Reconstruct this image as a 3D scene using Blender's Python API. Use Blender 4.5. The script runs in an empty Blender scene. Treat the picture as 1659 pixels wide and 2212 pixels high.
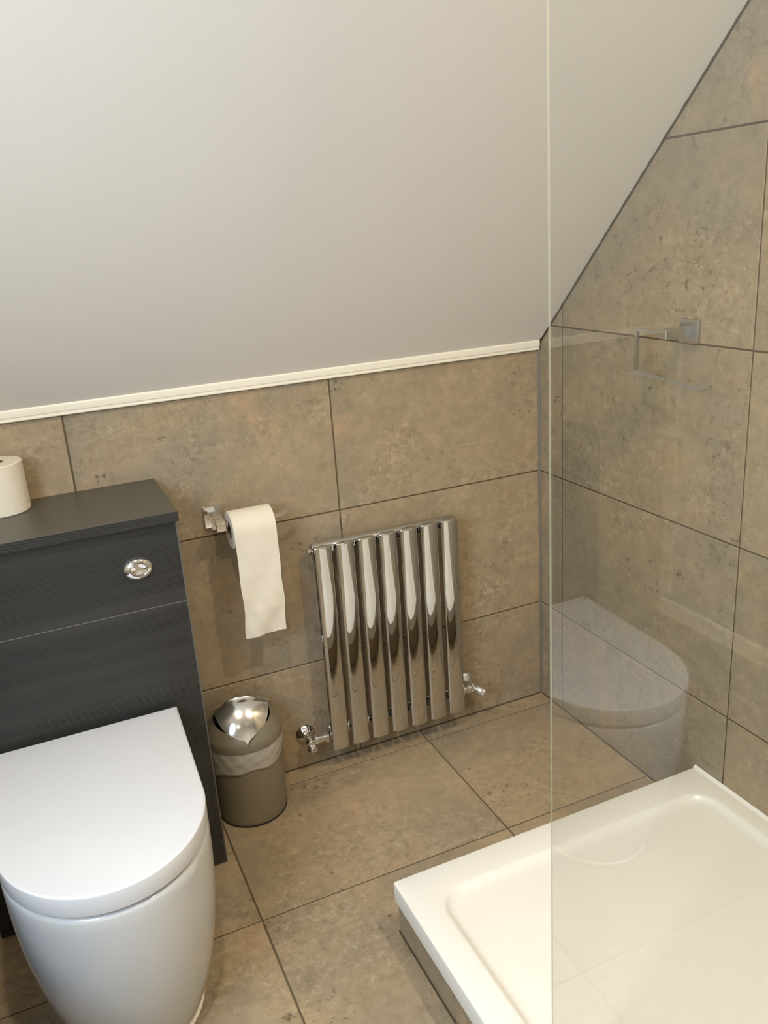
import bpy, bmesh, math, random
from mathutils import Vector, Matrix
random.seed(7)
sc = bpy.context.scene
C = bpy.context.collection
PI = math.pi

# ------------------------------------------------------------------ camera
R_ = Vector((0.9111, -0.4069, -0.0661)).normalized()
F_ = Vector((0.3676, 0.8744, -0.3167)).normalized()
U_ = R_.cross(F_).normalized(); R_ = F_.cross(U_).normalized()
cam_data = bpy.data.cameras.new('camera'); cam = bpy.data.objects.new('camera', cam_data); C.objects.link(cam)
cam.matrix_world = Matrix(((R_.x, U_.x, -F_.x, -1.2874), (R_.y, U_.y, -F_.y, -1.9244), (R_.z, U_.z, -F_.z, 1.3710), (0, 0, 0, 1)))
cam_data.sensor_fit = 'VERTICAL'; cam_data.sensor_height = 24.0
cam_data.lens = 24.0 * 1836.9 / 2212.0
cam_data.clip_start = 0.02
sc.camera = cam

# ------------------------------------------------------------------ world, lights, exposure
w = bpy.data.worlds.new('world'); sc.world = w; w.use_nodes = True
bgn = w.node_tree.nodes['Background']; bgn.inputs[0].default_value = (0.55, 0.72, 1.0, 1); bgn.inputs[1].default_value = 1.6
sc.view_settings.view_transform = 'Standard'; sc.view_settings.look = 'None'
sc.view_settings.exposure = 0.0; sc.view_settings.gamma = 1.0
sc.view_settings.use_curve_mapping = False

def area(name, loc, target, sx, sy, power, col):
    d = bpy.data.lights.new(name, 'AREA'); d.shape = 'RECTANGLE'; d.size = sx; d.size_y = sy
    d.energy = power; d.color = col
    o = bpy.data.objects.new(name, d); C.objects.link(o); o.location = loc
    o.rotation_euler = (Vector(target) - Vector(loc)).to_track_quat('-Z', 'Y').to_euler()
    return o
WIN = (-2.00, -1.20, 0.95, 1.95)                       # window opening in the left wall: y0, y1, z0, z1
area('window_daylight', (-2.10, (WIN[0]+WIN[1])/2, 1.45), (-1.2, -1.1, 0.5), 0.74, 0.94, 40.0, (0.64, 0.80, 1.0))
SPOT_W = 20.0
WARM = (1.0, 0.86, 0.66)
LAMPS = [(-0.30, -1.52, 1.36), (-1.18, -1.36, .90), (-0.62, -2.45, .26), (-1.55, -2.50, .08)]
CEIL_Z = 2.35

# ------------------------------------------------------------------ helpers
def srgb(r, g, b):
    f = lambda c: (c/255/12.92) if c/255 <= .04045 else ((c/255+.055)/1.055)**2.4
    return (f(r), f(g), f(b), 1)

class NT:
    def __init__(s, name):
        s.m = bpy.data.materials.new(name); s.m.use_nodes = True
        s.t = s.m.node_tree; s.b = s.t.nodes['Principled BSDF']; s.out = s.t.nodes['Material Output']
    def n(s, typ, **kw):
        x = s.t.nodes.new(typ)
        for k, v in kw.items():
            if k.startswith('i_'):
                x.inputs[int(k[2:]) if k[2:].isdigit() else k[2:].replace('_', ' ')].default_value = v
            else: setattr(x, k, v)
        return x
    def l(s, a, b): s.t.links.new(a, b)
    def noise(s, vec, scale, detail=4, rough=.55, dist=0.0):
        x = s.n('ShaderNodeTexNoise'); x.inputs['Scale'].default_value = scale; x.inputs['Detail'].default_value = detail
        x.inputs['Roughness'].default_value = rough; x.inputs['Distortion'].default_value = dist
        s.l(vec, x.inputs['Vector']); return x.outputs['Fac']
    def ramp(s, fac, lo, hi):
        x = s.n('ShaderNodeMapRange'); x.inputs[1].default_value = lo; x.inputs[2].default_value = hi
        x.interpolation_type = 'SMOOTHSTEP'; s.l(fac, x.inputs[0]); return x.outputs[0]
    def math(s, op, a, b=None):
        x = s.n('ShaderNodeMath', operation=op)
        for i, v in enumerate((a, b)):
            if v is None: continue
            if isinstance(v, (int, float)): x.inputs[i].default_value = v
            else: s.l(v, x.inputs[i])
        return x.outputs[0]
    def mix(s, fac, a, b, blend='MIX'):
        x = s.n('ShaderNodeMix', data_type='RGBA', blend_type=blend)
        if isinstance(fac, (int, float)): x.inputs[0].default_value = fac
        else: s.l(fac, x.inputs[0])
        for i, v in ((6, a), (7, b)):
            if isinstance(v, tuple): x.inputs[i].default_value = v
            else: s.l(v, x.inputs[i])
        return x.outputs[2]
    def bump(s, h, strength, dist=.001):
        x = s.n('ShaderNodeBump'); x.inputs['Strength'].default_value = strength; x.inputs['Distance'].default_value = dist
        s.l(h, x.inputs['Height']); s.l(x.outputs[0], s.b.inputs['Normal'])
    def obj(s): return s.n('ShaderNodeTexCoord').outputs['Object']
    def mapping(s, vec, scale=(1, 1, 1), loc=(0, 0, 0)):
        x = s.n('ShaderNodeMapping'); x.inputs['Scale'].default_value = scale; x.inputs['Location'].default_value = loc
        s.l(vec, x.inputs[0]); return x.outputs[0]

def plain(name, col, rough=.5, metal=0.0, spec=.5, bump=None, var=0.0, coat=0.0):
    t = NT(name); o = t.obj()
    nz = t.noise(o, 14, 5)
    c2 = tuple(c*(1-var) for c in col[:3]) + (1,)
    t.l(t.mix(nz, col, c2), t.b.inputs['Base Color'])
    t.b.inputs['Roughness'].default_value = rough; t.b.inputs['Metallic'].default_value = metal
    t.b.inputs['Specular IOR Level'].default_value = spec; t.b.inputs['Coat Weight'].default_value = coat
    if bump: t.bump(t.noise(o, bump[0], 4), bump[1], bump[2])
    return t.m

def tile_material(name, base, grey, warm, rough):
    t = NT(name)
    info = t.n('ShaderNodeObjectInfo')
    sc_ = t.n('ShaderNodeVectorMath', operation='SCALE'); sc_.inputs[3].default_value = 41.0
    comb = t.n('ShaderNodeCombineXYZ'); t.l(info.outputs['Random'], comb.inputs[0])
    t.l(t.math('MULTIPLY', info.outputs['Random'], 7.3), comb.inputs[1]); t.l(t.math('MULTIPLY', info.outputs['Random'], 3.1), comb.inputs[2])
    t.l(comb.outputs[0], sc_.inputs[0])
    add = t.n('ShaderNodeVectorMath', operation='ADD'); t.l(t.obj(), add.inputs[0]); t.l(sc_.outputs[0], add.inputs[1])
    v = add.outputs[0]
    n1 = t.ramp(t.noise(v, 2.3, 6, .58, .9), .42, .58)
    n2 = t.ramp(t.noise(t.mapping(v, loc=(3, 7, 1)), 4.5, 7, .66, .9), .56, .74)
    n3 = t.noise(t.mapping(v, loc=(9, 2, 5)), 11, 9, .72, .3)
    fine = t.noise(v, 150, 3, .7)
    blot = t.ramp(t.noise(t.mapping(v, loc=(1, 5, 3)), 9, 8, .75, 1.2), .50, .66)
    col = t.mix(n1, base, grey)
    col = t.mix(t.math('MULTIPLY', n2, .75), col, warm)
    # broad cloudy lightening
    light = t.mix(t.ramp(n3, .42, .68), (0.945, 0.945, 0.945, 1), (1.065, 1.06, 1.05, 1))
    col = t.mix(1.0, col, light, 'MULTIPLY')
    # faint darker scuffs
    col = t.mix(t.math('MULTIPLY', blot, .15), col, srgb(112, 98, 78))
    # bedding streaks along the tile
    st = t.ramp(t.noise(t.mapping(v, scale=(2.2, 34, 10)), 1.6, 6, .65, .4), .5, .78)
    zone = t.ramp(t.noise(t.mapping(v, loc=(11, 0, 4)), 2.6, 2), .5, .66)
    col = t.mix(t.math('MULTIPLY', t.math('MULTIPLY', st, zone), .35), col, srgb(206, 190, 162))
    # pits: small dark specks gathered in zones
    pz = t.ramp(t.noise(t.mapping(v, loc=(5, 5, 9)), 5.5, 4, .6, .5), .49, .66)
    sp = t.ramp(t.noise(t.mapping(v, loc=(2, 2, 2)), 62, 5, .68), .56, .66)
    pits = t.math('MULTIPLY', pz, sp)
    col = t.mix(t.math('MULTIPLY', pits, .72), col, srgb(74, 64, 48))
    # a few hairline veins
    vn = t.math('ABSOLUTE', t.math('SUBTRACT', t.noise(t.mapping(v, loc=(2, 9, 7)), 5.0, 6, .55, .4), .5))
    vm = t.ramp(t.noise(t.mapping(v, loc=(7, 1, 2)), 3.4, 2), .55, .66)
    col = t.mix(t.math('MULTIPLY', t.math('MULTIPLY', t.ramp(vn, .0065, .001), vm), .45), col, srgb(92, 76, 56))
    # crisp spongy areas
    sz = t.ramp(t.noise(t.mapping(v, loc=(8, 3, 2)), 3.4, 5, .62, .8), .46, .60)
    s1 = t.noise(t.mapping(v, loc=(6, 6, 1)), 58, 9, .78, .5)
    col = t.mix(t.math('MULTIPLY', t.math('MULTIPLY', sz, t.ramp(s1, .50, .62)), .34), col, srgb(98, 84, 62))
    col = t.mix(t.math('MULTIPLY', t.math('MULTIPLY', sz, t.ramp(s1, .47, .36)), .40), col, srgb(206, 192, 166))
    # mottling and grain
    mot = t.ramp(t.noise(t.mapping(v, loc=(4, 1, 6)), 34, 6, .7, .4), .38, .62)
    col = t.mix(1.0, col, t.mix(mot, (0.925, 0.925, 0.92, 1), (1.05, 1.05, 1.045, 1)), 'MULTIPLY')
    g = t.mix(fine, (0.88, 0.88, 0.88, 1), (1.12, 1.12, 1.12, 1)); col = t.mix(1.0, col, g, 'MULTIPLY')
    t.l(col, t.b.inputs['Base Color'])
    rr = t.n('ShaderNodeMapRange'); rr.inputs[3].default_value = rough-.05; rr.inputs[4].default_value = rough+.12
    t.l(n3, rr.inputs[0]); t.l(rr.outputs[0], t.b.inputs['Roughness'])
    t.b.inputs['Specular IOR Level'].default_value = .45
    h = t.math('SUBTRACT', t.math('MULTIPLY', t.noise(v, 40, 6, .6), .6), t.math('MULTIPLY', pits, .5))
    t.bump(h, .35, .0008)
    return t.m

M = {}
M['wall_tile'] = tile_material('stone_wall_tile', srgb(168, 149, 120), srgb(157, 143, 119), srgb(186, 152, 118), .36)
M['floor_tile'] = tile_material('stone_floor_tile', srgb(168, 148, 118), srgb(153, 138, 114), srgb(188, 156, 122), .42)
M['grout'] = plain('brown_grout', srgb(104, 88, 64), .9, var=.25, bump=(400, .4, .0006))
M['paint'] = plain('white_wall_paint', srgb(240, 238, 232), .75, var=.03, bump=(260, .25, .0006))
M['door_paint'] = plain('door_paint', srgb(236, 232, 222), .4, var=.02)
M['trim'] = plain('cream_gloss_trim', srgb(248, 240, 220), .28, var=.03)
M['sealant'] = plain('grey_sealant', srgb(126, 117, 100), .45, var=.3, bump=(120, .4, .0006))
M['dark_line'] = plain('dark_joint', srgb(84, 72, 52), .8, var=.3)
M['ceramic'] = plain('white_ceramic', srgb(204, 204, 203), .1, var=.012, coat=.4)
M['seat'] = plain('white_seat_plastic', srgb(214, 214, 215), .24, var=.01)
M['tray'] = plain('white_stone_resin', srgb(234, 231, 222), .2, var=.012)
M['paper'] = plain('white_tissue', srgb(232, 221, 200), .95, spec=.1, var=.04, bump=(500, .5, .0006))
M['card'] = plain('brown_card', srgb(128, 100, 78), .9, var=.2)
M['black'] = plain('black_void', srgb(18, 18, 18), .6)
M['rubber'] = plain('dark_rubber', srgb(46, 46, 44), .6)

def chrome(name, col=(.80, .80, .79, 1), rough=.04):
    t = NT(name); o = t.obj(); nz = t.noise(o, 60, 3)
    t.l(t.mix(nz, col, tuple(c*.94 for c in col[:3])+(1,)), t.b.inputs['Base Color'])
    t.b.inputs['Metallic'].default_value = 1; t.b.inputs['Roughness'].default_value = rough
    return t.m
M['chrome'] = chrome('polished_chrome', (.86, .86, .86, 1), .07); M['chrome_rad'] = chrome('radiator_chrome', (.63, .625, .61, 1), .03)
M['satin'] = chrome('satin_chrome', (.60, .60, .59, 1), .24)
M['chrome_flap'] = chrome('flap_chrome', (.82, .82, .80, 1), .13)

# sloped ceiling paper: fine woven relief
t = NT('ceiling_lining'); o = t.obj()
a = t.noise(t.mapping(o, scale=(260, 1300, 1300)), 1, 2); b = t.noise(t.mapping(o, scale=(1300, 260, 260)), 1, 2)
hh = t.math('ADD', t.math('MULTIPLY', a, .5), b); t.bump(hh, .16, .0006)
t.l(t.mix(t.noise(o, 3, 4), srgb(233, 226, 215), srgb(238, 231, 220)), t.b.inputs['Base Color']); t.b.inputs['Roughness'].default_value = .7
t.b.inputs['Specular IOR Level'].default_value = .25
M['ceiling'] = t.m

# grooved dark wood of the cabinet front
t = NT('grooved_dark_wood'); o = t.obj()
warp = t.noise(t.mapping(o, scale=(1.1, 1, 5)), 2.2, 3)
sep = t.n('ShaderNodeSeparateXYZ'); t.l(o, sep.inputs[0])
zz = t.math('ADD', sep.outputs[2], t.math('MULTIPLY', warp, .012))
fr = t.math('SINE', t.math('MULTIPLY', zz, 2*PI/.0052))
band = t.noise(t.mapping(o, scale=(.6, 1, 16)), 1.6, 3)
amp = t.ramp(band, .38, .62)
h = t.math('MULTIPLY', fr, t.math('ADD', t.math('MULTIPLY', amp, .75), .1))
hp = t.math('ADD', t.math('MULTIPLY', h, .5), .5)
grain = t.noise(t.mapping(o, scale=(5, 1, 130)), 2.0, 5, .65)
c = t.mix(grain, srgb(36, 36, 35), srgb(58, 57, 54)); c = t.mix(t.math('MULTIPLY', t.math('MULTIPLY', hp, t.math('ADD', t.math('MULTIPLY', amp, .75), .15)), 1.0), c, srgb(20, 20, 20))
c = t.mix(t.math('MULTIPLY', t.ramp(t.noise(t.mapping(o, scale=(.8, 1, 9)), 2, 3), .45, .7), .35), c, srgb(64, 62, 57))
t.l(c, t.b.inputs['Base Color']); t.b.inputs['Roughness'].default_value = .42; t.bump(hp, .55, .0009)
M['wood'] = t.m
t = NT('smooth_dark_top'); o = t.obj()
grain = t.noise(t.mapping(o, scale=(4, 40, 4)), 2.0, 5, .6)
t.l(t.mix(grain, srgb(74, 71, 61), srgb(90, 86, 74)), t.b.inputs['Base Color']); t.b.inputs['Roughness'].default_value = .38
M['wood_top'] = t.m
M['seam_highlight'] = plain('painted_seam_highlight', srgb(120, 118, 108), .4)  # pale grey stands for light caught on the seam edge
M['wood_edge'] = plain('grey_edging', srgb(98, 98, 92), .45, var=.15)
M['bin'] = plain('taupe_plastic', srgb(132, 122, 102), .36, var=.05)

# bin liner: thin translucent plastic
t = NT('thin_liner'); o = t.obj()
t.l(t.mix(t.noise(t.mapping(o, scale=(1, 1, 3)), 22, 4), srgb(214, 206, 190), srgb(176, 168, 154)), t.b.inputs['Base Color']); t.b.inputs['Roughness'].default_value = .35
tr = t.n('ShaderNodeBsdfTransparent'); mx = t.n('ShaderNodeMixShader'); mx.inputs[0].default_value = .22
t.l(t.b.outputs[0], mx.inputs[1]); t.l(tr.outputs[0], mx.inputs[2]); t.l(mx.outputs[0], t.out.inputs[0])
M['liner'] = t.m

# clear glass pane: tinted transmission plus Schlick mirror reflection on either face
def glass(name, tint, scale=1.0):
    t = NT(name)
    geo = t.n('ShaderNodeNewGeometry')
    dot = t.n('ShaderNodeVectorMath', operation='DOT_PRODUCT'); t.l(geo.outputs['Incoming'], dot.inputs[0]); t.l(geo.outputs['Normal'], dot.inputs[1])
    k = t.math('SUBTRACT', 1.0, t.math('ABSOLUTE', dot.outputs['Value']))
    f = t.math('ADD', t.math('MULTIPLY', t.math('POWER', k, 5.0), .96), .04)
    f = t.math('MINIMUM', t.math('MULTIPLY', f, scale), 1.0)
    tr = t.n('ShaderNodeBsdfTransparent'); tr.inputs[0].default_value = tint
    gl = t.n('ShaderNodeBsdfGlossy'); gl.inputs['Roughness'].default_value = 0.0; gl.inputs['Color'].default_value = (1, 1, 1, 1)
    mx = t.n('ShaderNodeMixShader'); t.l(f, mx.inputs[0]); t.l(tr.outputs[0], mx.inputs[1]); t.l(gl.outputs[0], mx.inputs[2])
    t.l(mx.outputs[0], t.out.inputs[0]); return t.m
M['glass'] = glass('shower_glass', (.958, .962, .948, 1), 1.35)
M['pane'] = glass('window_glass', (.97, .98, .98, 1))
t = NT('glass_edge'); t.b.inputs['Base Color'].default_value = srgb(206, 204, 182); t.b.inputs['Roughness'].default_value = .2
tr = t.n('ShaderNodeBsdfTransparent'); tr.inputs[0].default_value = (.85, .9, .82, 1); mx = t.n('ShaderNodeMixShader'); mx.inputs[0].default_value = .5
t.l(t.b.outputs[0], mx.inputs[1]); t.l(tr.outputs[0], mx.inputs[2]); t.l(mx.outputs[0], t.out.inputs[0]); M['glass_edge'] = t.m
t = NT('lamp_lens'); t.b.inputs['Emission Color'].default_value = (1, .86, .66, 1); t.b.inputs['Emission Strength'].default_value = 12; M['lens'] = t.m

def link(name, bm, mat, parent=None, smooth=None, loc=None):
    bmesh.ops.recalc_face_normals(bm, faces=bm.faces)
    me = bpy.data.meshes.new(name); bm.to_mesh(me); bm.free()
    if isinstance(mat, (list, tuple)):
        for m_ in mat: me.materials.append(m_)
    else: me.materials.append(mat)
    if smooth is not None:
        for p in me.polygons: p.use_smooth = True
        me.set_sharp_from_angle(angle=math.radians(smooth))
    o = bpy.data.objects.new(name, me); C.objects.link(o)
    if parent is not None: o.parent = parent
    if loc: o.location = loc
    return o
def tag(o, label, cat, group=None):
    o['label'] = label; o['category'] = cat
    if group: o['group'] = group
    return o
def thing(name, label, cat, loc=(0, 0, 0), group=None):
    o = bpy.data.objects.new(name, None); C.objects.link(o); o.location = loc; o.empty_display_size = .05
    return tag(o, label, cat, group)
def structure(o): o['kind'] = 'structure'; return o

def box(bm, x0, x1, y0, y1, z0, z1, bev=0.0, seg=2):
    r = bmesh.ops.create_cube(bm, size=1.0)
    vs = r['verts']
    for v in vs: v.co = Vector(((x0+x1)/2 + v.co.x*(x1-x0), (y0+y1)/2 + v.co.y*(y1-y0), (z0+z1)/2 + v.co.z*(z1-z0)))
    if bev > 0:
        es = list({e for v in vs for e in v.link_edges})
        bmesh.ops.bevel(bm, geom=es, offset=bev, segments=seg, profile=.5, affect='EDGES')
def prism(bm, poly, f0, f1):
    """poly: 2-D points, f0/f1: map a 2-D point to the two end 3-D points"""
    a = [bm.verts.new(f0(p)) for p in poly]; b = [bm.verts.new(f1(p)) for p in poly]
    n = len(poly); bm.faces.new(a); bm.faces.new(b[::-1])
    for i in range(n): bm.faces.new((a[i], b[i], b[(i+1) % n], a[(i+1) % n]))
def loft(bm, loops, cap0=True, cap1=True, closed=True):
    rows = [[bm.verts.new(p) for p in L] for L in loops]
    n = len(rows[0])
    for a, b in zip(rows, rows[1:]):
        for i in range(n if closed else n-1): bm.faces.new((a[i], a[(i+1) % n], b[(i+1) % n], b[i]))
    if cap0: bm.faces.new(rows[0])
    if cap1: bm.faces.new(rows[-1])
def circle(c, r, n, axis='z', ph=0.0):
    out = []
    for i in range(n):
        a = 2*PI*i/n + ph; u, v = r*math.cos(a), r*math.sin(a)
        out.append({'z': (c[0]+u, c[1]+v, c[2]), 'y': (c[0]+u, c[1], c[2]+v), 'x': (c[0], c[1]+u, c[2]+v)}[axis])
    return out
def lathe(bm, prof, c, axis='z', n=32):
    """prof: (radius, offset along axis)"""
    L = []
    for r, h in prof:
        cc = list(c); cc['xyz'.index(axis)] += h; L.append(circle(cc, max(r, .0002), n, axis))
    loft(bm, L)
def tube(bm, pts, r, n=10, square=False):
    pts = [Vector(p) for p in pts]
    L = []; up = None
    for i, p in enumerate(pts):
        d = (pts[min(i+1, len(pts)-1)] - pts[max(i-1, 0)]).normalized()
        if up is None:
            up = Vector((0, 0, 1)) if abs(d.z) < .9 else Vector((1, 0, 0))
        s = d.cross(up).normalized(); up = s.cross(d).normalized()
        if square:
            if 0 < i < len(pts)-1:
                c_ = (pts[i+1]-p).normalized().dot((p-pts[i-1]).normalized()); k = 1/max(.35, math.sqrt((1+c_)/2))
            else: k = 1
            L.append([p + s*r*a_*1.0 + up*r*b_ for a_, b_ in ((1, 1), (-1, 1), (-1, -1), (1, -1))])
        else: L.append([p + s*r*math.cos(2*PI*j/n) + up*r*math.sin(2*PI*j/n) for j in range(n)])
    loft(bm, L)
def arc_path(pts, rad, n=5):
    """round the corners of a polyline"""
    pts = [Vector(p) for p in pts]; out = [pts[0]]
    for a, b, c in zip(pts, pts[1:], pts[2:]):
        d1 = (a-b).normalized(); d2 = (c-b).normalized(); p0 = b+d1*rad; p1 = b+d2*rad
        for k in range(n+1):
            s = k/n; out.append(p0*(1-s)**2 + b*2*s*(1-s) + p1*s*s)
    out.append(pts[-1]); return out
def rrect(x0, x1, y0, y1, r, n=8):
    out = []
    for cx, cy, a0 in ((x1-r, y1-r, 0), (x0+r, y1-r, PI/2), (x0+r, y0+r, PI), (x1-r, y0+r, 1.5*PI)):
        for k in range(n+1):
            a = a0 + PI/2*k/n; out.append((cx+r*math.cos(a), cy+r*math.sin(a)))
    return out
def inset(poly, d):
    """offset a counter-clockwise convex 2-D outline inwards by d"""
    n = len(poly); out = []
    for i in range(n):
        p0, p, p1 = Vector(poly[i-1]), Vector(poly[i]), Vector(poly[(i+1) % n])
        a = (p-p0).normalized(); b = (p1-p).normalized()
        n1 = Vector((-a.y, a.x)); n2 = Vector((-b.y, b.x)); m_ = (n1+n2)
        k = d/max(.3, (1+n1.dot(n2))/1.0) if m_.length > 1e-6 else 0
        q = p + m_*k; out.append((q.x, q.y))
    return out

# ------------------------------------------------------------------ room shell
SL, Z0 = 0.993, 1.0515                                   # slope of the roof plane: z = Z0 - SL*y
XL, YF = -1.98, -3.0
yk = -(CEIL_Z - Z0)/SL
def ztop(y): return min(CEIL_Z, Z0 - SL*y)

GAP = .0019; TH = .007; REC = .0018
def clip(poly, fn):
    """keep the part of a polygon where fn(point) >= 0"""
    out = []
    for i in range(len(poly)):
        a, b = poly[i], poly[(i+1) % len(poly)]; fa, fb = fn(a), fn(b)
        if fa >= 0: out.append(a)
        if (fa >= 0) != (fb >= 0):
            s = fa/(fa-fb); out.append((a[0]+(b[0]-a[0])*s, a[1]+(b[1]-a[1])*s))
    return out
cache = {}
def tile(parent, name, mat, origin, ax, ay, az, u0, u1, v0, v1, clipfn=None, jig=True):
    """one tile; (u, v) along ax, ay on the plane through origin whose outward normal is az"""
    poly = [(u0+GAP, v0+GAP), (u1-GAP, v0+GAP), (u1-GAP, v1-GAP), (u0+GAP, v1-GAP)]
    if clipfn: poly = clip(poly, clipfn)
    if len(poly) < 3: return None
    cu, cv = (u0+u1)/2, (v0+v1)/2
    loc = [(p[0]-cu, p[1]-cv) for p in poly]
    key = (name, mat.name, tuple(round(c, 4) for p in loc for c in p))
    if key not in cache:
        bm = bmesh.new()
        n = len(loc); b = .0009
        inner = inset(loc, b)
        loft(bm, [[(x, y, -TH) for x, y in loc], [(x, y, -b) for x, y in loc], [(x, y, 0) for x, y in inner]], cap0=True)
        bmesh.ops.recalc_face_normals(bm, faces=bm.faces)
        me = bpy.data.meshes.new(name); bm.to_mesh(me); bm.free(); me.materials.append(mat); cache[key] = me
    o = bpy.data.objects.new(name, cache[key]); C.objects.link(o); o.parent = parent
    ax, ay, az = Vector(ax), Vector(ay), Vector(az)
    j = random.uniform(-.00015, .00015) if jig else 0
    pos = Vector(origin) + ax*cu + ay*cv + az*j
    o.matrix_world = Matrix(((ax.x, ay.x, az.x, pos.x), (ax.y, ay.y, az.y, pos.y), (ax.z, ay.z, az.z, pos.z), (0, 0, 0, 1)))
    return o

# floor
bm = bmesh.new(); box(bm, XL-.05, .05, YF-.05, .05, -.06, -REC)
floor = structure(link('floor', bm, M['grout']))
ys = [0, -.0572, -.4739] + [-.4739-.4167*k for k in range(1, 8)]
xs = [0, -.416] + [-.416-.6058*k for k in range(1, 4)]
for y1, y0 in zip(ys, ys[1:]):
    for x1, x0 in zip(xs, xs[1:]):
        tile(floor, 'tile', M['floor_tile'], (0, 0, 0), (1, 0, 0), (0, 1, 0), (0, 0, 1), max(x0, XL), x1, max(y0, YF), y1)
# back wall (low tiled knee wall)
bm = bmesh.new(); box(bm, XL-.05, .05, REC, .06, -.06, 1.0515)
wall_back = structure(link('wall_back', bm, M['grout']))
zs = [0, .3027, .7027, 1.0367]
xb = [0, -.5983, -1.2086, -1.8188, XL]
for z0, z1 in zip(zs, zs[1:]):
    for x1, x0 in zip(xb, xb[1:]):
        tile(wall_back, 'tile', M['wall_tile'], (0, 0, 0), (1, 0, 0), (0, 0, 1), (0, -1, 0), x0, x1, z0, z1)
# right wall
bm = bmesh.new()
poly = [(.06, -.06), (.06, Z0-SL*.06), (yk, CEIL_Z+.0), (YF-.05, CEIL_Z), (YF-.05, -.06)]
prism(bm, poly, lambda p: (REC, p[0], p[1]), lambda p: (.06, p[0], p[1]))
wall_right = structure(link('wall_right', bm, M['grout']))
yr = [0, .1056] + [.1056+.6125*k for k in range(1, 6)]      # distance from the corner
zr = [0, .3027, .7027, 1.1027, 1.5027, 1.9027, 2.3027, CEIL_Z]
for z0, z1 in zip(zr, zr[1:]):
    for u0, u1 in zip(yr, yr[1:]):
        tile(wall_right, 'tile', M['wall_tile'], (0, 0, 0), (0, -1, 0), (0, 0, 1), (-1, 0, 0), u0, min(u1, -YF), z0, z1,
             clipfn=lambda p: (Z0 + SL*p[0] - .004) - p[1])
# left wall with window opening
def wall_poly(bm, ya, yb, za=None, zb=None):
    za = -.06 if za is None else za
    if zb is None:
        pts = [(ya, za), (yb, za)] + [(y, ztop(min(y, 0))+.02) for y in ([yb] + ([yk] if ya < yk < yb else []) + [ya])]
    else: pts = [(ya, za), (yb, za), (yb, zb), (ya, zb)]
    prism(bm, pts, lambda p: (XL, p[0], p[1]), lambda p: (XL-.12, p[0], p[1]))
bm = bmesh.new()
wall_poly(bm, WIN[1], .06); wall_poly(bm, YF-.05, WIN[0]); wall_poly(bm, WIN[0], WIN[1], None, WIN[2]); wall_poly(bm, WIN[0], WIN[1], WIN[3])
wall_left = structure(link('wall_left', bm, M['paint']))
# front wall
bm = bmesh.new(); box(bm, XL-.05, .06, YF-.06, YF, -.06, CEIL_Z)
wall_front = structure(link('wall_front', bm, M['paint']))
bm = bmesh.new(); box(bm, -1.55, -.79, YF-.001, YF+.035, 0, 2.0, .003)
door = structure(link('door_1', bm, M['door_paint']))
for nm, x0, x1, z0, z1 in (('door_frame', -1.63, -1.55, 0, 2.08), ('door_frame', -.79, -.71, 0, 2.08), ('door_frame', -1.55, -.79, 2.0, 2.08)):
    bm = bmesh.new(); box(bm, x0, x1, YF-.001, YF+.05, z0, z1, .004); link(nm, bm, M['door_paint'], door)
bm = bmesh.new(); tube(bm, [(-.86, YF+.034, 1.0), (-.86, YF+.075, 1.0), (-.97, YF+.075, 1.0)], .009); link('door_handle', bm, M['chrome'], door, 40)
# ceiling: sloped lining meeting the flat part
bm = bmesh.new()
poly = [(.06, Z0-SL*.06), (yk, CEIL_Z), (YF-.05, CEIL_Z), (YF-.05, CEIL_Z+.08), (yk-.03, CEIL_Z+.08), (.06, Z0-SL*.06+.09)]
prism(bm, poly, lambda p: (XL-.05, p[0], p[1]), lambda p: (-.0035, p[0], p[1]))
ceiling = structure(link('ceiling', bm, M['ceiling']))
# dark uneven joint between lining and tiles
bm = bmesh.new(); rows = []
N = 120
for i in range(N+1):
    y = -.001 + (yk+.001)*i/N; z = Z0 - SL*y; wv = .0032 + .0022*abs(math.sin(i*1.7)*math.sin(i*.61+1))*(2.0 if i < 12 else 1)
    rows.append([(-.0002, y, z+.002), (-wv, y, z+.001), (-wv*.8, y-.0004, z-.0016), (-.0002, y, z-.0035)])
loft(bm, rows); structure(link('trim_2', bm, M['dark_line']))
# cream moulding on top of the low wall
prof = [(0, 1.0372), (-.009, 1.0372), (-.012, 1.0392), (-.012, 1.0422), (-.0095, 1.0438), (-.0095, 1.0455), (-.0135, 1.0475), (-.0145, 1.052), (-.0145, 1.0605), (-.012, 1.0645), (-.008, 1.0655), (.004, 1.050), (.001, 1.0372)]
bm = bmesh.new(); prism(bm, prof, lambda p: (XL+.001, p[0], p[1]), lambda p: (-.0065, p[0], p[1]))
structure(link('trim_1', bm, M['trim'], smooth=30))
# grey silicone bead in the corner
bm = bmesh.new(); rows = []
for i in range(41):
    z = .0 + 1.052*i/40; k = .0062 + .0006*math.sin(i*1.3)
    rows.append([(-.0002, -.0002, z), (-k, -.0006, z), (-k*.55, -k*.55, z), (-.0006, -k, z)])
loft(bm, rows); structure(link('trim_3', bm, M['sealant'], smooth=50))
bm = bmesh.new(); prism(bm, [(0, 0), (-.002, 0), (0, .002)], lambda p: (XL+.001, p[0], p[1]-.0001), lambda p: (-.001, p[0], p[1]-.0001))
structure(link('trim_4', bm, M['dark_line']))
bm = bmesh.new(); prism(bm, [(0, 0), (-.002, 0), (0, .002)], lambda p: (p[0], 0, p[1]-.0001), lambda p: (p[0], -.64, p[1]-.0001))
structure(link('trim_5', bm, M['dark_line']))
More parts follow.
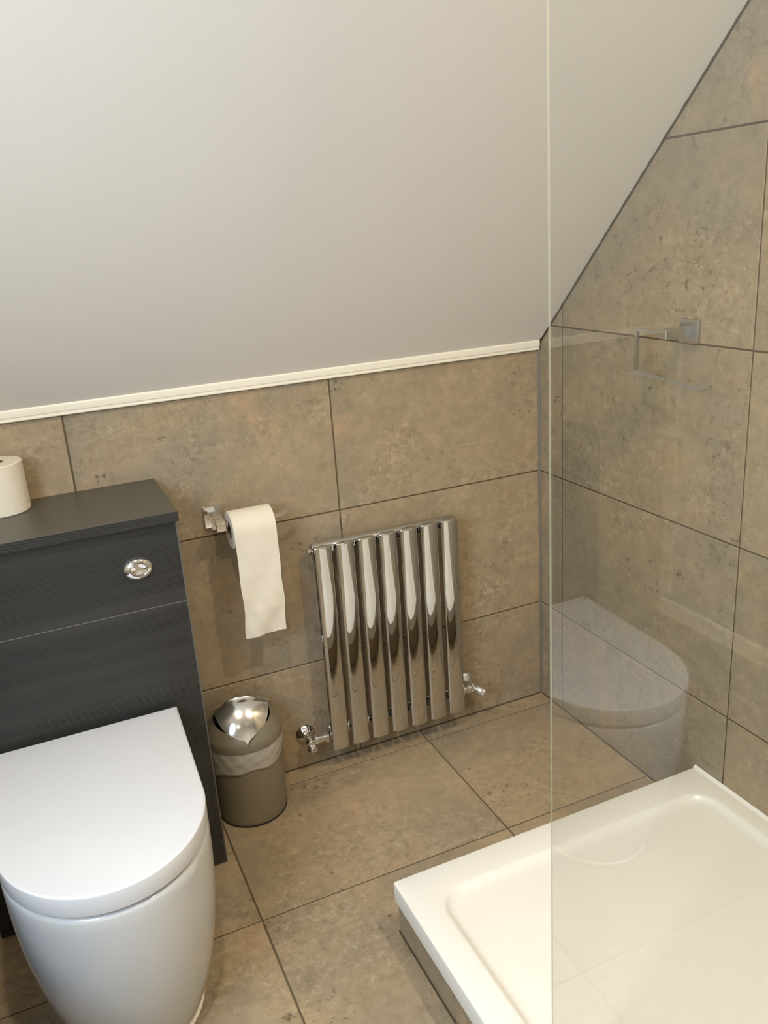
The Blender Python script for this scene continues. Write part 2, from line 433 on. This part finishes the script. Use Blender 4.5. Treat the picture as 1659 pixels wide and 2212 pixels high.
# left side: tiled upstand with cream capping along the painted wall and a cream corner strip
bm = bmesh.new(); box(bm, XL-.001, XL+.012, YF, -.0, 0, .165)
bs = structure(link('baseboard_left', bm, M['grout']))
for u0, u1 in ((-3.0, -2.44), (-2.44, -1.83), (-1.83, -1.22), (-1.22, -.61), (-.61, 0)):
    tile(bs, 'tile', M['wall_tile'], (XL+.0135, 0, 0), (0, 1, 0), (0, 0, 1), (1, 0, 0), u0, u1, 0, .165)
bm = bmesh.new(); box(bm, XL, XL+.02, YF, -.001, .165, .205, .003); structure(link('trim_6', bm, M['trim']))
bm = bmesh.new(); box(bm, XL, XL+.012, -.045, -.0005, .205, 1.036, .002); structure(link('trim_7', bm, M['trim']))
# window in the left wall
wy0, wy1, wz0, wz1 = WIN
bm = bmesh.new()
for a in ((wy0-.05, wy1+.05, wz0-.05, wz0), (wy0-.05, wy1+.05, wz1, wz1+.05), (wy0-.05, wy0, wz0, wz1), (wy1, wy1+.05, wz0, wz1)):
    box(bm, XL-.0, XL+.018, a[0], a[1], a[2], a[3], .003)
win = structure(link('window_1', bm, M['trim']))
bm = bmesh.new()
for a in ((wy0, wy1, wz0, wz0+.05), (wy0, wy1, wz1-.05, wz1), (wy0, wy0+.05, wz0+.05, wz1-.05), (wy1-.05, wy1, wz0+.05, wz1-.05), ((wy0+wy1)/2-.02, (wy0+wy1)/2+.02, wz0+.05, wz1-.05)):
    box(bm, XL-.09, XL-.04, a[0], a[1], a[2], a[3], .003)
link('window_frame', bm, M['door_paint'], win)
bm = bmesh.new(); box(bm, XL-.068, XL-.062, wy0+.05, wy1-.05, wz0+.05, wz1-.05); link('pane', bm, M['pane'], win)
# downlights in the flat part of the ceiling
for i, (lx, ly, k) in enumerate(LAMPS):
    dl = thing('downlight', ['chrome ceiling downlight above the shower tray', 'chrome ceiling downlight above the toilet side of the room', 'chrome ceiling downlight by the door on the shower side', 'chrome ceiling downlight by the door on the window side'][i], 'ceiling light', (lx, ly, CEIL_Z), 'recessed ceiling downlights')
    bm = bmesh.new(); lathe(bm, [(.030, .004), (.044, .003), (.044, -.004), (.036, -.008), (.030, -.006)], (0, 0, 0)); link('bezel', bm, M['chrome'], dl, 40)
    bm = bmesh.new(); lathe(bm, [(.029, .002), (.029, -.002)], (0, 0, 0)); link('lens', bm, M['lens'], dl, 40)
    ld = bpy.data.lights.new('downlight_lamp', 'SPOT'); ld.energy = SPOT_W*k*3; ld.color = WARM; ld.spot_size = math.radians(150); ld.spot_blend = .9; ld.shadow_soft_size = .028
    lo = bpy.data.objects.new('downlight_lamp', ld); C.objects.link(lo); lo.parent = dl; lo.location = (0, 0, -.012)

# ------------------------------------------------------------------ toilet
cx = -1.289
tw = thing('toilet', 'white back-to-wall toilet with closed D-shaped lid against the grey cabinet', 'toilet', (cx, -.45, 0))
def dshape(hb, hw, yb, y0, b, n=40):
    """counter-clockwise from the back left corner: left side down, round the front, right side back; local to tw"""
    pts = [(-hb, yb)]
    for k in range(1, 6): s = k/6; pts.append((-hb+(hb-hw)*s, yb+(y0-yb)*s))
    for k in range(n+1):
        t_ = PI*k/n; c_, s_ = math.cos(t_), math.sin(t_)
        pts.append((-hw*c_, y0 - b*s_))
    for k in range(5, 0, -1): s = k/6; pts.append((hb-(hb-hw)*s, yb+(y0-yb)*s))
    pts.append((hb, yb))
    return [(x, y+.45) for x, y in pts]
LT = .4425
def stack(bm, outline, zz): loft(bm, [[(x, y, z) for x, y in inset(outline, d)] for z, d in zz])
lidO = dshape(.187, .1755, -.281, -.58, .1985)
bm = bmesh.new(); stack(bm, lidO, [(LT-.0385, .004), (LT-.037, .0015), (LT-.033, .0008), (LT-.0045, 0), (LT-.0018, .0008), (LT-.0004, .0026), (LT, .0055)])
lid = link('lid', bm, M['seat'], tw, 35)
bm = bmesh.new(); stack(bm, lidO, [(.3975, .016), (.3985, .014), (LT-.0385, .014)]); link('seat', bm, M['seat'], tw, 35)
for s in (-1, 1):
    bm = bmesh.new(); lathe(bm, [(.008, -.028), (.009, -.026), (.009, .026), (.008, .028)], (s*.075, .45-.2715, .410), 'x', 20); link('hinge', bm, M['chrome'], tw, 40)
bm = bmesh.new(); loops = []
PT = .398
def pan(zrel_, ins=0):
    s = (zrel_)**2.3
    hw = .1750+(.118-.1750)*s; fr = -.7755+(-.690+.7755)*s; b = .1985-(.175-hw)
    hb = hw + .010*(1-s)
    return dshape(hb, hw, -.2625, fr+b, b)
levels = [(0, .026), (0, .010), (.0035, .004), (.010, .0012), (.022, 0)] + [(.02+.975*k/18, 0) for k in range(1, 19)] + [(1.0, 0)]
for z_, d in levels:
    z = PT*(1-z_) if z_ > .012 else PT - z_*PT
    loops.append([(x, min(y, .45-.2625), z) for x, y in inset(pan(z_), d)])
loft(bm, loops); link('pan', bm, M['ceramic'], tw, 40)
bm = bmesh.new(); o_ = pan(1.0); loft(bm, [[(x, min(y, .1875), .0002) for x, y in inset(o_, -.005)], [(x, min(y, .1875), .004) for x, y in inset(o_, -.0005)]])
link('sealant_bead', bm, M['trim'], tw, 60)

# ------------------------------------------------------------------ cabinet behind the toilet
cab = thing('cistern_cabinet', 'dark grey grooved wood cistern cabinet behind the toilet', 'cabinet', (cx, -.13, 0))
CX0, CX1, CF = -1.531-cx, -1.0425-cx, -.2625+.13
bm = bmesh.new(); box(bm, CX0+.001, CX0+.018, CF+.0, .1295, .0, .845, .0006); link('side_panel', bm, M['wood_edge'], cab)
bm = bmesh.new(); box(bm, CX1-.018, CX1, CF+.0, .1295, .0, .845, .0006); link('side_panel', bm, M['wood_edge'], cab)
bm = bmesh.new(); box(bm, CX0+.018, CX1-.018, CF+.02, CF+.03, .0, .845); link('carcass', bm, M['wood_edge'], cab)
bm = bmesh.new(); box(bm, CX0, CX1-.003, CF-.0005, CF+.0185, .6664, .8445, .0005); link('fascia_panel', bm, M['wood'], cab)
bm = bmesh.new(); box(bm, CX0, CX1-.003, CF-.0005, CF+.0185, .002, .6652, .0005); link('front_panel', bm, M['wood'], cab)
bm = bmesh.new(); box(bm, CX0, CX1-.003, CF-.0007, CF+.015, .6652, .6664); link('seam_highlight_strip', bm, M['seam_highlight'], cab)  # thin pale strip paints the bevel highlight along the panel seam
bm = bmesh.new(); box(bm, CX0-.002, CX1+.003, -.283+.13, .1295, .845, .866, .0012); top = link('top', bm, [M['wood_top'], M['wood']], cab)
for p in top.data.polygons:
    if p.normal.y < -.9: p.material_index = 1
# added low cabinet, guessed: shades the floor left of the toilet, reflects in the glass
lc = thing('added_low_cabinet', 'added out-of-view low dark grey cabinet with a cream-edged dark top along the left wall, shading the floor', 'cabinet', (-1.765, -.90, 0))
bm = bmesh.new(); box(bm, -.200, .200, -.425, .425, .0, .448, .001); link('body', bm, M['wood'], lc)
bm = bmesh.new(); box(bm, -.200, .202, -.432, .432, .448, .4895, .001); link('top', bm, M['wood_top'], lc)
bm = bmesh.new(); box(bm, .2022, .208, -.432, .432, .450, .490, .001); link('edge_trim', bm, M['trim'], lc)
for k_ in (-1, 1):
    bm = bmesh.new(); box(bm, .2005, .2060, k_*.213-.210, k_*.213+.210, .03, .442, .0008); link('door', bm, M['wood'], lc)
# flush button
fb = thing('flush_button', 'oval chrome flush button on the dark cabinet front', 'button', (-1.131, -.2632, .757))
def oval(bm, prof, sx, sz, n=48):
    loft(bm, [[(sx*r*math.cos(2*PI*i/n), -h, sz*r*math.sin(2*PI*i/n)) for i in range(n)] for r, h in prof])
bm = bmesh.new(); oval(bm, [(1.0, 0), (1.0, .003), (.95, .006), (.80, .0095), (.64, .011), (.60, .0095), (.58, .006), (.4, .006)], .0295, .0235); link('bezel', bm, M['chrome'], fb, 50)
bm = bmesh.new(); oval(bm, [(.56, .004), (.56, .009), (.50, .0105), (.34, .0088), (.15, .0082), (.01, .008)], .0295, .0235); link('push_disc', bm, M['chrome'], fb, 50)

# spare toilet roll standing on the cabinet
def roll_mesh(bm, r, rc, half, axis='z', n=48):
    prof = [(rc, -half), (r-.002, -half), (r, -half+.002), (r, half-.002), (r-.002, half), (rc, half)]
    L = []
    for rr, h in prof:
        cc = [0, 0, 0]; cc['xyz'.index(axis)] = h; L.append(circle(cc, rr, n, axis))
    loft(bm, L, cap0=False, cap1=False)
    a, b = [0, 0, 0], [0, 0, 0]; a['xyz'.index(axis)] = -half; b['xyz'.index(axis)] = half
    loft(bm, [circle(a, rc, n, axis), circle(b, rc, n, axis)], False, False)
    bmesh.ops.remove_doubles(bm, verts=bm.verts, dist=1e-5)
sr = thing('toilet_roll', 'spare white toilet roll standing upright on the dark cabinet top', 'toilet roll', (-1.3585, -.058, .866))
bm = bmesh.new(); roll_mesh(bm, .0555, .0205, .052); link('paper', bm, M['paper'], sr, 40, (0, 0, .052))
bm = bmesh.new(); loft(bm, [circle((0, 0, -.0515), .0202, 32), circle((0, 0, .0515), .0202, 32), circle((0, 0, .0515), .019, 32), circle((0, 0, -.0515), .019, 32), circle((0, 0, -.0515), .0202, 32)], False, False)
bmesh.ops.remove_doubles(bm, verts=bm.verts, dist=1e-5); link('core', bm, M['card'], sr, 40, (0, 0, .052))

# ------------------------------------------------------------------ roll holder on the low wall, and its roll
RY, RZ = -.070, .7385
hd = thing('roll_holder', 'square chrome toilet roll holder on the low tiled wall beside the cabinet', 'holder', (-.917, -.0003, .752))
bm = bmesh.new(); box(bm, -.024, .024, -.009, 0, -.027, .027, .0012); link('wall_plate', bm, M['chrome'], hd)
bm = bmesh.new()
prof = [(-.009, .012), (-.009, -.010), (-.062, -.018), (-.078, -.018), (-.078, .002), (-.066, .006)]
prism(bm, prof, lambda p: (-.0115, p[0], p[1]), lambda p: (.0115, p[0], p[1]))
bmesh.ops.bevel(bm, geom=bm.edges[:], offset=.001, segments=1, affect='EDGES'); link('arm', bm, M['chrome'], hd)
bm = bmesh.new()
tube(bm, arc_path([(-.020, -.070, -.006), (.145, -.070, -.006), (.172, -.070, .010)], .004), .0042, square=True); link('rod', bm, M['chrome'], hd, 30)
hr = thing('toilet_roll', 'white toilet roll hanging on the holder with a long loose sheet', 'toilet roll', (-.848, -.0703, .7312))
bm = bmesh.new(); roll_mesh(bm, .0445, .0205, .0505, 'x'); link('paper', bm, M['paper'], hr, 40)
bm = bmesh.new(); loft(bm, [circle((-.0503, 0, 0), .0202, 32, 'x'), circle((.0503, 0, 0), .0202, 32, 'x'), circle((.0503, 0, 0), .019, 32, 'x'), circle((-.0503, 0, 0), .019, 32, 'x'), circle((-.0503, 0, 0), .0202, 32, 'x')], False, False)
bmesh.ops.remove_doubles(bm, verts=bm.verts, dist=1e-5); link('core', bm, M['card'], hr, 40)
# loose sheet: wraps over the top front of the roll and hangs
path = []
for k in range(16):
    a = PI*.62 - (PI*.62)*k/15
    path.append((-.0452*math.cos(a), .0452*math.sin(a)))
path = [(y, z) for y, z in path]
drop0 = 0.0; end = -.262
nd = 44
for k in range(1, nd+1):
    s = k/nd; path.append((-.0452+.003*math.sin(s*7)*s + .006*s*s, end*s))
bm = bmesh.new(); NX = 14; top_rows, bot_rows = [], []
for i, (y, z) in enumerate(path):
    row, row2 = [], []
    drop = max(0, (i-15)/nd)
    for j in range(NX+1):
        u = j/NX - .5; x = u*.099 + .0022*math.sin(i*.31)*drop*(1 if j else 1)
        yy = y + drop*(.0030*math.sin(u*7+i*.22) + .0016*math.sin(u*15-i*.5))
        crease = -.0016*math.exp(-((drop-.74)/.012)**2) - .0011*math.exp(-((drop-.40)/.012)**2)
        row.append((x, yy+crease-.0002, z + u*.003*drop)); row2.append((x, yy+crease+.0004, z + u*.003*drop))
    top_rows.append(row); bot_rows.append(row2)
A = [[bm.verts.new(p) for p in r] for r in top_rows]; B = [[bm.verts.new(p) for p in r] for r in bot_rows]
for G in (A, B):
    for r0, r1 in zip(G, G[1:]):
        for j in range(NX): bm.faces.new((r0[j], r0[j+1], r1[j+1], r1[j]))
for i in range(len(A)-1):
    for j in (0, NX): bm.faces.new((A[i][j], A[i+1][j], B[i+1][j], B[i][j]))
for i in (0, len(A)-1):
    for j in range(NX): bm.faces.new((A[i][j], A[i][j+1], B[i][j+1], B[i][j]))
link('loose_sheet', bm, M['paper'], hr, 60)

# ------------------------------------------------------------------ holder on the right wall
hk = thing('towel_holder', 'empty chrome open bar holder on the tiled wall behind the glass', 'holder', (-.0003, -.556, 1.128))
bm = bmesh.new(); box(bm, -.009, 0, -.0265, .0265, -.0245, .0245, .0012); link('wall_plate', bm, M['satin'], hk)
bm = bmesh.new()
prof = [(-.009, .012), (-.009, -.012), (-.058, -.011), (-.076, -.009), (-.076, .009), (-.058, .011)]
prism(bm, prof, lambda p: (p[0], -.0105, p[1]), lambda p: (p[0], .0105, p[1]))
bmesh.ops.bevel(bm, geom=bm.edges[:], offset=.001, segments=1, affect='EDGES'); link('arm', bm, M['satin'], hk)
bm = bmesh.new()
pp = [(-.068, -.004, .003), (-.068, .086, .003), (-.068, .086, -.085), (-.118, -.150, -.085), (-.122, -.184, -.074)]
tube(bm, arc_path(pp, .005), .0036, square=True); link('rod', bm, M['satin'], hk, 50)

# ------------------------------------------------------------------ radiator
NCOL, PITCH, CW, CD = 7, .0583, .0490, .019
RX0, RZ0, RZ1, RYc = -.7025, .072, .6445, -.070
rad = thing('radiator', 'chrome column radiator on the low tiled wall', 'radiator', (-.502, 0, 0))
def racetrack(w_, d_, n=10):
    r = d_/2; out = []
    # gently bowed flat oval: ellipse-like ends
    N_ = 4*n
    for k in range(N_):
        a = 2*PI*k/N_; c_, s_ = math.cos(a), math.sin(a); e = 1.0
        out.append((w_/2*abs(c_)**e*(1 if c_ >= 0 else -1), r*abs(s_)**e*(1 if s_ >= 0 else -1)))
    return out
sec = racetrack(CW, CD)
bm = bmesh.new()
H = RZ1-RZ0
loft(bm, [[(x, y, z) for x, y in inset(sec, d)] for z, d in ((0, .003), (.0012, .0009), (.0035, 0), (.0036, 0), (.006, 0), (H-.006, 0), (H-.0036, 0), (H-.0035, 0), (H-.0012, .0009), (H, .003))])
first = None
for i in range(NCOL):
    x = RX0 + CW/2 + i*PITCH - (-.502)
    if first is None: first = link('column', bm, M['chrome_rad'], rad, 40, (x, RYc, RZ0)); o_ = first
    else:
        o_ = first.copy(); C.objects.link(o_); o_.parent = rad; o_.location = (x, RYc, RZ0)
xa, xb_ = RX0-(-.502)+.004, RX0+6*PITCH+CW-(-.502)-.002
for zc in (RZ1-.0165, RZ0+.045):
    bm = bmesh.new()
    ovs = racetrack(.036, .030)      # header: oval tube running behind the columns
    loft(bm, [[(x, -.044+y, zc+u) for u, y in inset(ovs, d)] for x, d in ((xa-.002, .006), (xa, .001), (xa+.004, 0), (xb_-.004, 0), (xb_, .001), (xb_+.006, .006))])
    link('header_pipe', bm, M['chrome_rad'], rad, 40)
# back panel strip seen above the column heads
bm = bmesh.new(); lathe(bm, [(.004, -.012), (.0085, -.010), (.0085, -.002), (.006, 0)], (xa, -.046, RZ1-.018), 'x', 16); link('vent_plug', bm, M['chrome'], rad, 40)
for s, xx in ((-1, xa+.03), (1, xb_-.03)):
    bm = bmesh.new(); lathe(bm, [(.012, -.034), (.012, -.004), (.018, -.003), (.018, -.0003)], (xx, 0, RZ1-.05), 'y', 20); link('wall_bracket', bm, M['chrome'], rad, 40)
# valves: elbow with rosette against the wall
def valve(name, label, xc, z, side, cap_dir, cap_len):
    v = thing(name, label, 'valve', (xc, 0, z))
    bm = bmesh.new(); lathe(bm, [(.0245, -.0004), (.0265, -.003), (.024, -.007), (.014, -.013), (.0105, -.016)], (0, 0, 0), 'y', 32); link('wall_rosette', bm, M['chrome'], v, 40)
    bm = bmesh.new(); lathe(bm, [(.0085, -.010), (.0085, -.032), (.0125, -.033), (.0125, -.052), (.010, -.056)], (0, 0, 0), 'y', 24); link('pipe', bm, M['chrome'], v, 40)
    bm = bmesh.new(); L_ = abs(side)
    sg = 1 if side > 0 else -1
    lathe(bm, [(.009, 0), (.0095, sg*.010), (.0140, sg*.012), (.0140, sg*.020), (.0110, sg*.022), (.0110, sg*(L_-.012)), (.0165, sg*(L_-.011)), (.0165, sg*L_)], (0, -.044, 0), 'x', 6 if False else 24)
    link('coupling_nut', bm, M['chrome'], v, 40)
    # domed body and short cap
    d = Vector(cap_dir).normalized(); p0 = Vector((0, -.044, 0))
    bm = bmesh.new(); bmesh.ops.create_uvsphere(bm, u_segments=24, v_segments=14, radius=.0150, matrix=Matrix.Translation(p0)); link('valve_body', bm, M['chrome'], v, 60)
    bm = bmesh.new(); q = d.to_track_quat('Z', 'Y').to_matrix().to_4x4()
    lathe(bm, [(.010, .006), (.0108, .010), (.0135, .012), (.0140, .015), (.0140, cap_len-.003), (.0125, cap_len), (.009, cap_len+.0012), (.0002, cap_len+.0015)], (0, 0, 0), 'z', 28)
    bmesh.ops.transform(bm, matrix=Matrix.Translation(p0) @ q, verts=bm.verts); link('valve_cap', bm, M['chrome'], v, 40)
    return v
valve('radiator_valve', 'chrome angled valve at the lower left of the radiator, near the bin', -.752, .101, .049, (.05, -.40, -.92), .028)
valve('radiator_valve', 'chrome angled valve at the lower right of the radiator, near the corner', -.262, .117, -.044, (.60, -.75, -.25), .040)

# ------------------------------------------------------------------ pedal-less swing bin with liner
BX, BY = -.9335, -.0935
bn = thing('waste_bin', 'taupe round swing-top bin with a white liner beside the cabinet', 'bin', (BX, BY, 0))
bm = bmesh.new()
lathe(bm, [(.080, .0005), (.0835, .002), (.0845, .006), (.0855, .03), (.0895, .205), (.0895, .216), (.0865, .216), (.084, .03), (.0002, .02)], (0, 0, 0), 'z', 64)
link('body', bm, M['bin'], bn, 40)
bm = bmesh.new(); lathe(bm, [(.0856, .0004), (.0862, .003), (.0856, .005), (.0845, .005), (.0845, .0004)], (0, 0, 0), 'z', 64); link('foot_ring', bm, M['rubber'], bn, 40)
# liner folded over the rim: wrinkled band with a slanting lower hem
bm = bmesh.new(); NA, NZ = 180, 12; rows = []
for k in range(NZ+1):
    s = k/NZ; row = []
    for i in range(NA):
        a = 2*PI*i/NA
        low = .160 + .012*math.cos(a-.3) + .006*math.sin(3*a+1) + .003*math.sin(7*a)
        z = .221 + (low-.221)*s
        diag = math.sin(9*(a) + 26*s*0.55) * .5 + math.sin(17*a - 9*s + 1.3)*.35 + math.sin(31*a+14*s)*.2
        r = .0912 + .0012*diag*(1 if 0 < k < NZ else .5) + .0018*math.sin(PI*min(1, s*1.2))
        row.append((r*math.cos(a), r*math.sin(a), z))
    rows.append(row)
loft(bm, rows, False, False); ln = link('liner', bm, M['liner'], bn, 80)
sm = ln.modifiers.new('thickness', 'SOLIDIFY'); sm.thickness = .0004
# lid: collar with two side caps and a chrome flap between them
RL, HL, ZL = .0940, .090, .2305
def dome_z(x, y, k=1.0, h=HL):
    q = min(1, (x*x+y*y)/(RL*k)**2); return (1-q**.75)**.8*h
bm = bmesh.new()
lathe(bm, [(.0905, .214), (.0945, .215), (.0950, .218), (.0945, .2285), (.0940, .2320), (.0875, .2320), (.0865, .216)], (0, 0, 0), 'z', 72)
ROT = math.radians(-6)
def wleaf(v): return .070*max(0.0, 1-(abs(v)/(RL*.96))**2.2)**.75
def cap(side, zoff=0.0):
    G = []
    NV, NU = 40, 18
    for i in range(NV+1):
        v_ = -RL*.992 + 2*RL*.992*i/NV; umax = math.sqrt(max(0, RL*RL - v_*v_)); umin = min(wleaf(v_), umax)
        row = []
        for j in range(NU+1):
            s = j/NU; u = umin + (umax-umin)*math.sin(s*PI/2)
            x = side*u; X = x*math.cos(ROT)-v_*math.sin(ROT); Y = x*math.sin(ROT)+v_*math.cos(ROT)
            row.append((X, Y, ZL + dome_z(X, Y, 1.0)*.97))
        G.append(row)
    return G
for side in (-1, 1):
    G = cap(side); V1 = [[bm.verts.new(p) for p in r] for r in G]; V2 = [[bm.verts.new((p[0]*.975, p[1]*.975, p[2]-.003)) for p in r] for r in G]
    for V in (V1, V2):
        for a, b in zip(V, V[1:]):
            for j in range(len(a)-1): bm.faces.new((a[j], a[j+1], b[j+1], b[j]))
    for i in range(len(V1)-1):
        for j in (0, -1): bm.faces.new((V1[i][j], V1[i+1][j], V2[i+1][j], V2[i][j]))
link('lid_collar', bm, M['bin'], bn, 50)
# flap
bm = bmesh.new(); G = []
NV, NU = 44, 26; th = math.radians(9)
for i in range(NV+1):
    v_ = -RL*.925 + 2*RL*.925*i/NV; wu = max(.0004, wleaf(v_)*.93); row = []
    for j in range(NU+1):
        u = -wu + 2*wu*j/NU
        X = u*math.cos(ROT)-v_*math.sin(ROT); Y = u*math.sin(ROT)+v_*math.cos(ROT)
        z = dome_z(0, v_*1.02)*.98 - (u/.06)**2*.016 + .002
        # embossed lip across the flap
        z += .0055*math.exp(-((v_-.006)/.0042)**2)*(1 if abs(u) < .036 else math.exp(-((abs(u)-.036)/.004)**2))
        y2 = Y*math.cos(th) - z*math.sin(th)*1.0; z2 = Y*math.sin(th) + z*math.cos(th)
        row.append((X, y2+.004, ZL-.006 + z2))
    G.append(row)
V1 = [[bm.verts.new(p) for p in r] for r in G]; V2 = [[bm.verts.new((p[0]*.985, p[1]*.985, p[2]-.002)) for p in r] for r in G]
for V in (V1, V2):
    for a, b in zip(V, V[1:]):
        for j in range(len(a)-1): bm.faces.new((a[j], a[j+1], b[j+1], b[j]))
for i in range(len(V1)-1):
    for j in (0, -1): bm.faces.new((V1[i][j], V1[i+1][j], V2[i+1][j], V2[i][j]))
for i in (0, -1):
    for j in range(NU): bm.faces.new((V1[i][j], V1[i][j+1], V2[i][j+1], V2[i][j]))
link('flap', bm, M['chrome_flap'], bn, 50)
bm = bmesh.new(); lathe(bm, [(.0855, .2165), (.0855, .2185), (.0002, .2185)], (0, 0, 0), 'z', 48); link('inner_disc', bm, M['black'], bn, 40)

# ------------------------------------------------------------------ shower tray
TX0, TX1, TY0, TY1, TZ = -.7825, -.0015, -1.834, -.6345, .126
tr_ = thing('shower_tray', 'raised white rectangular shower tray with rounded shallow basin', 'shower tray', (-.39, -1.234, 0))
ox, oy = -.39, -1.234
def L2(poly, z): return [(x-ox, y-oy, z) for x, y in poly]
bm = bmesh.new()
out0 = rrect(TX0, TX1, TY0, TY1, .006, 8)
inn = rrect(TX0+.058, TX1-.044, TY0+.060, TY1-.068, .060, 8)
loops = []
loops.append(L2(inset(out0, .004), .0815)); loops.append(L2(inset(out0, .0), .084))
loops.append(L2(out0, TZ-.0035)); loops.append(L2(inset(out0, .0010), TZ-.001)); loops.append(L2(inset(out0, .0035), TZ))
for d, z in ((-.004, 0), (0, .0004), (.003, .0020), (.006, .0048), (.010, .0078), (.015, .0098), (.022, .0108), (.05, .0118), (.05, .0118), (.16, .0135), (.30, .015)):
    base = inset(inn, min(d, .05)) if d <= .05 else [( (x-ox)*(1-d)+ox, (y-oy)*(1-d)+oy) for x, y in inset(inn, .05)]
    loops.append(L2(base, TZ - z))
loft(bm, loops); link('tray', bm, M['tray'], tr_, 40)
# plinth clad with tiles
PX0, PY1 = TX0+.006, TY1-.006
bm = bmesh.new(); box(bm, PX0+.006-ox, TX1-ox, TY0-oy, PY1-.006-oy, .003, .0818); link('plinth', bm, M['grout'], tr_)
yj = [PY1, -.876, -1.482, TY0]
for a, b in zip(yj, yj[1:]):
    bm = bmesh.new(); box(bm, PX0-ox, PX0+.0075-ox, b+.001-oy, a-.001-oy, .004, .0812, .0006); link('tile', bm, M['wall_tile'], tr_)
xj = [TX1, -.40, PX0]
for a, b in zip(xj, xj[1:]):
    bm = bmesh.new(); box(bm, b+.008-ox, a-.001-ox, PY1-.0075-oy, PY1-oy, .004, .0812, .0006); link('tile', bm, M['wall_tile'], tr_)
bm = bmesh.new(); box(bm, PX0-.002-ox, PX0+.006-ox, TY0-oy, PY1+.002-oy, .0, .006, .0006); link('base_strip', bm, M['dark_line'], tr_)  # dark strip along the foot of the plinth
bm = bmesh.new(); prism(bm, [(TX1-.006, TZ), (TX1+.001, TZ), (TX1+.001, TZ+.006)], lambda p: (p[0]-ox, TY0-oy, p[1]), lambda p: (p[0]-ox, TY1-oy, p[1])); link('wall_seal', bm, M['tray'], tr_)

# ------------------------------------------------------------------ glass screen standing on the tray's left edge
GX = -.765
gs = thing('shower_screen', 'frameless clear glass shower screen standing on the white tray', 'glass screen', (GX, -1.5, .126))
bm = bmesh.new(); box(bm, -.0013, .0013, -.334, .3365, .0005, 1.90)
g_ = link('pane', bm, [M['glass'], M['glass_edge']], gs)
for p in g_.data.polygons:
    if abs(p.normal.x) < .5: p.material_index = 1
bm = bmesh.new(); box(bm, -.012, .012, -.334, -.300, .0005, 1.905, .001); link('wall_channel', bm, M['chrome'], gs)
# masonry pier carrying the screen at the camera end is out of view: the channel stands on the tray end
bpy.context.view_layer.update()
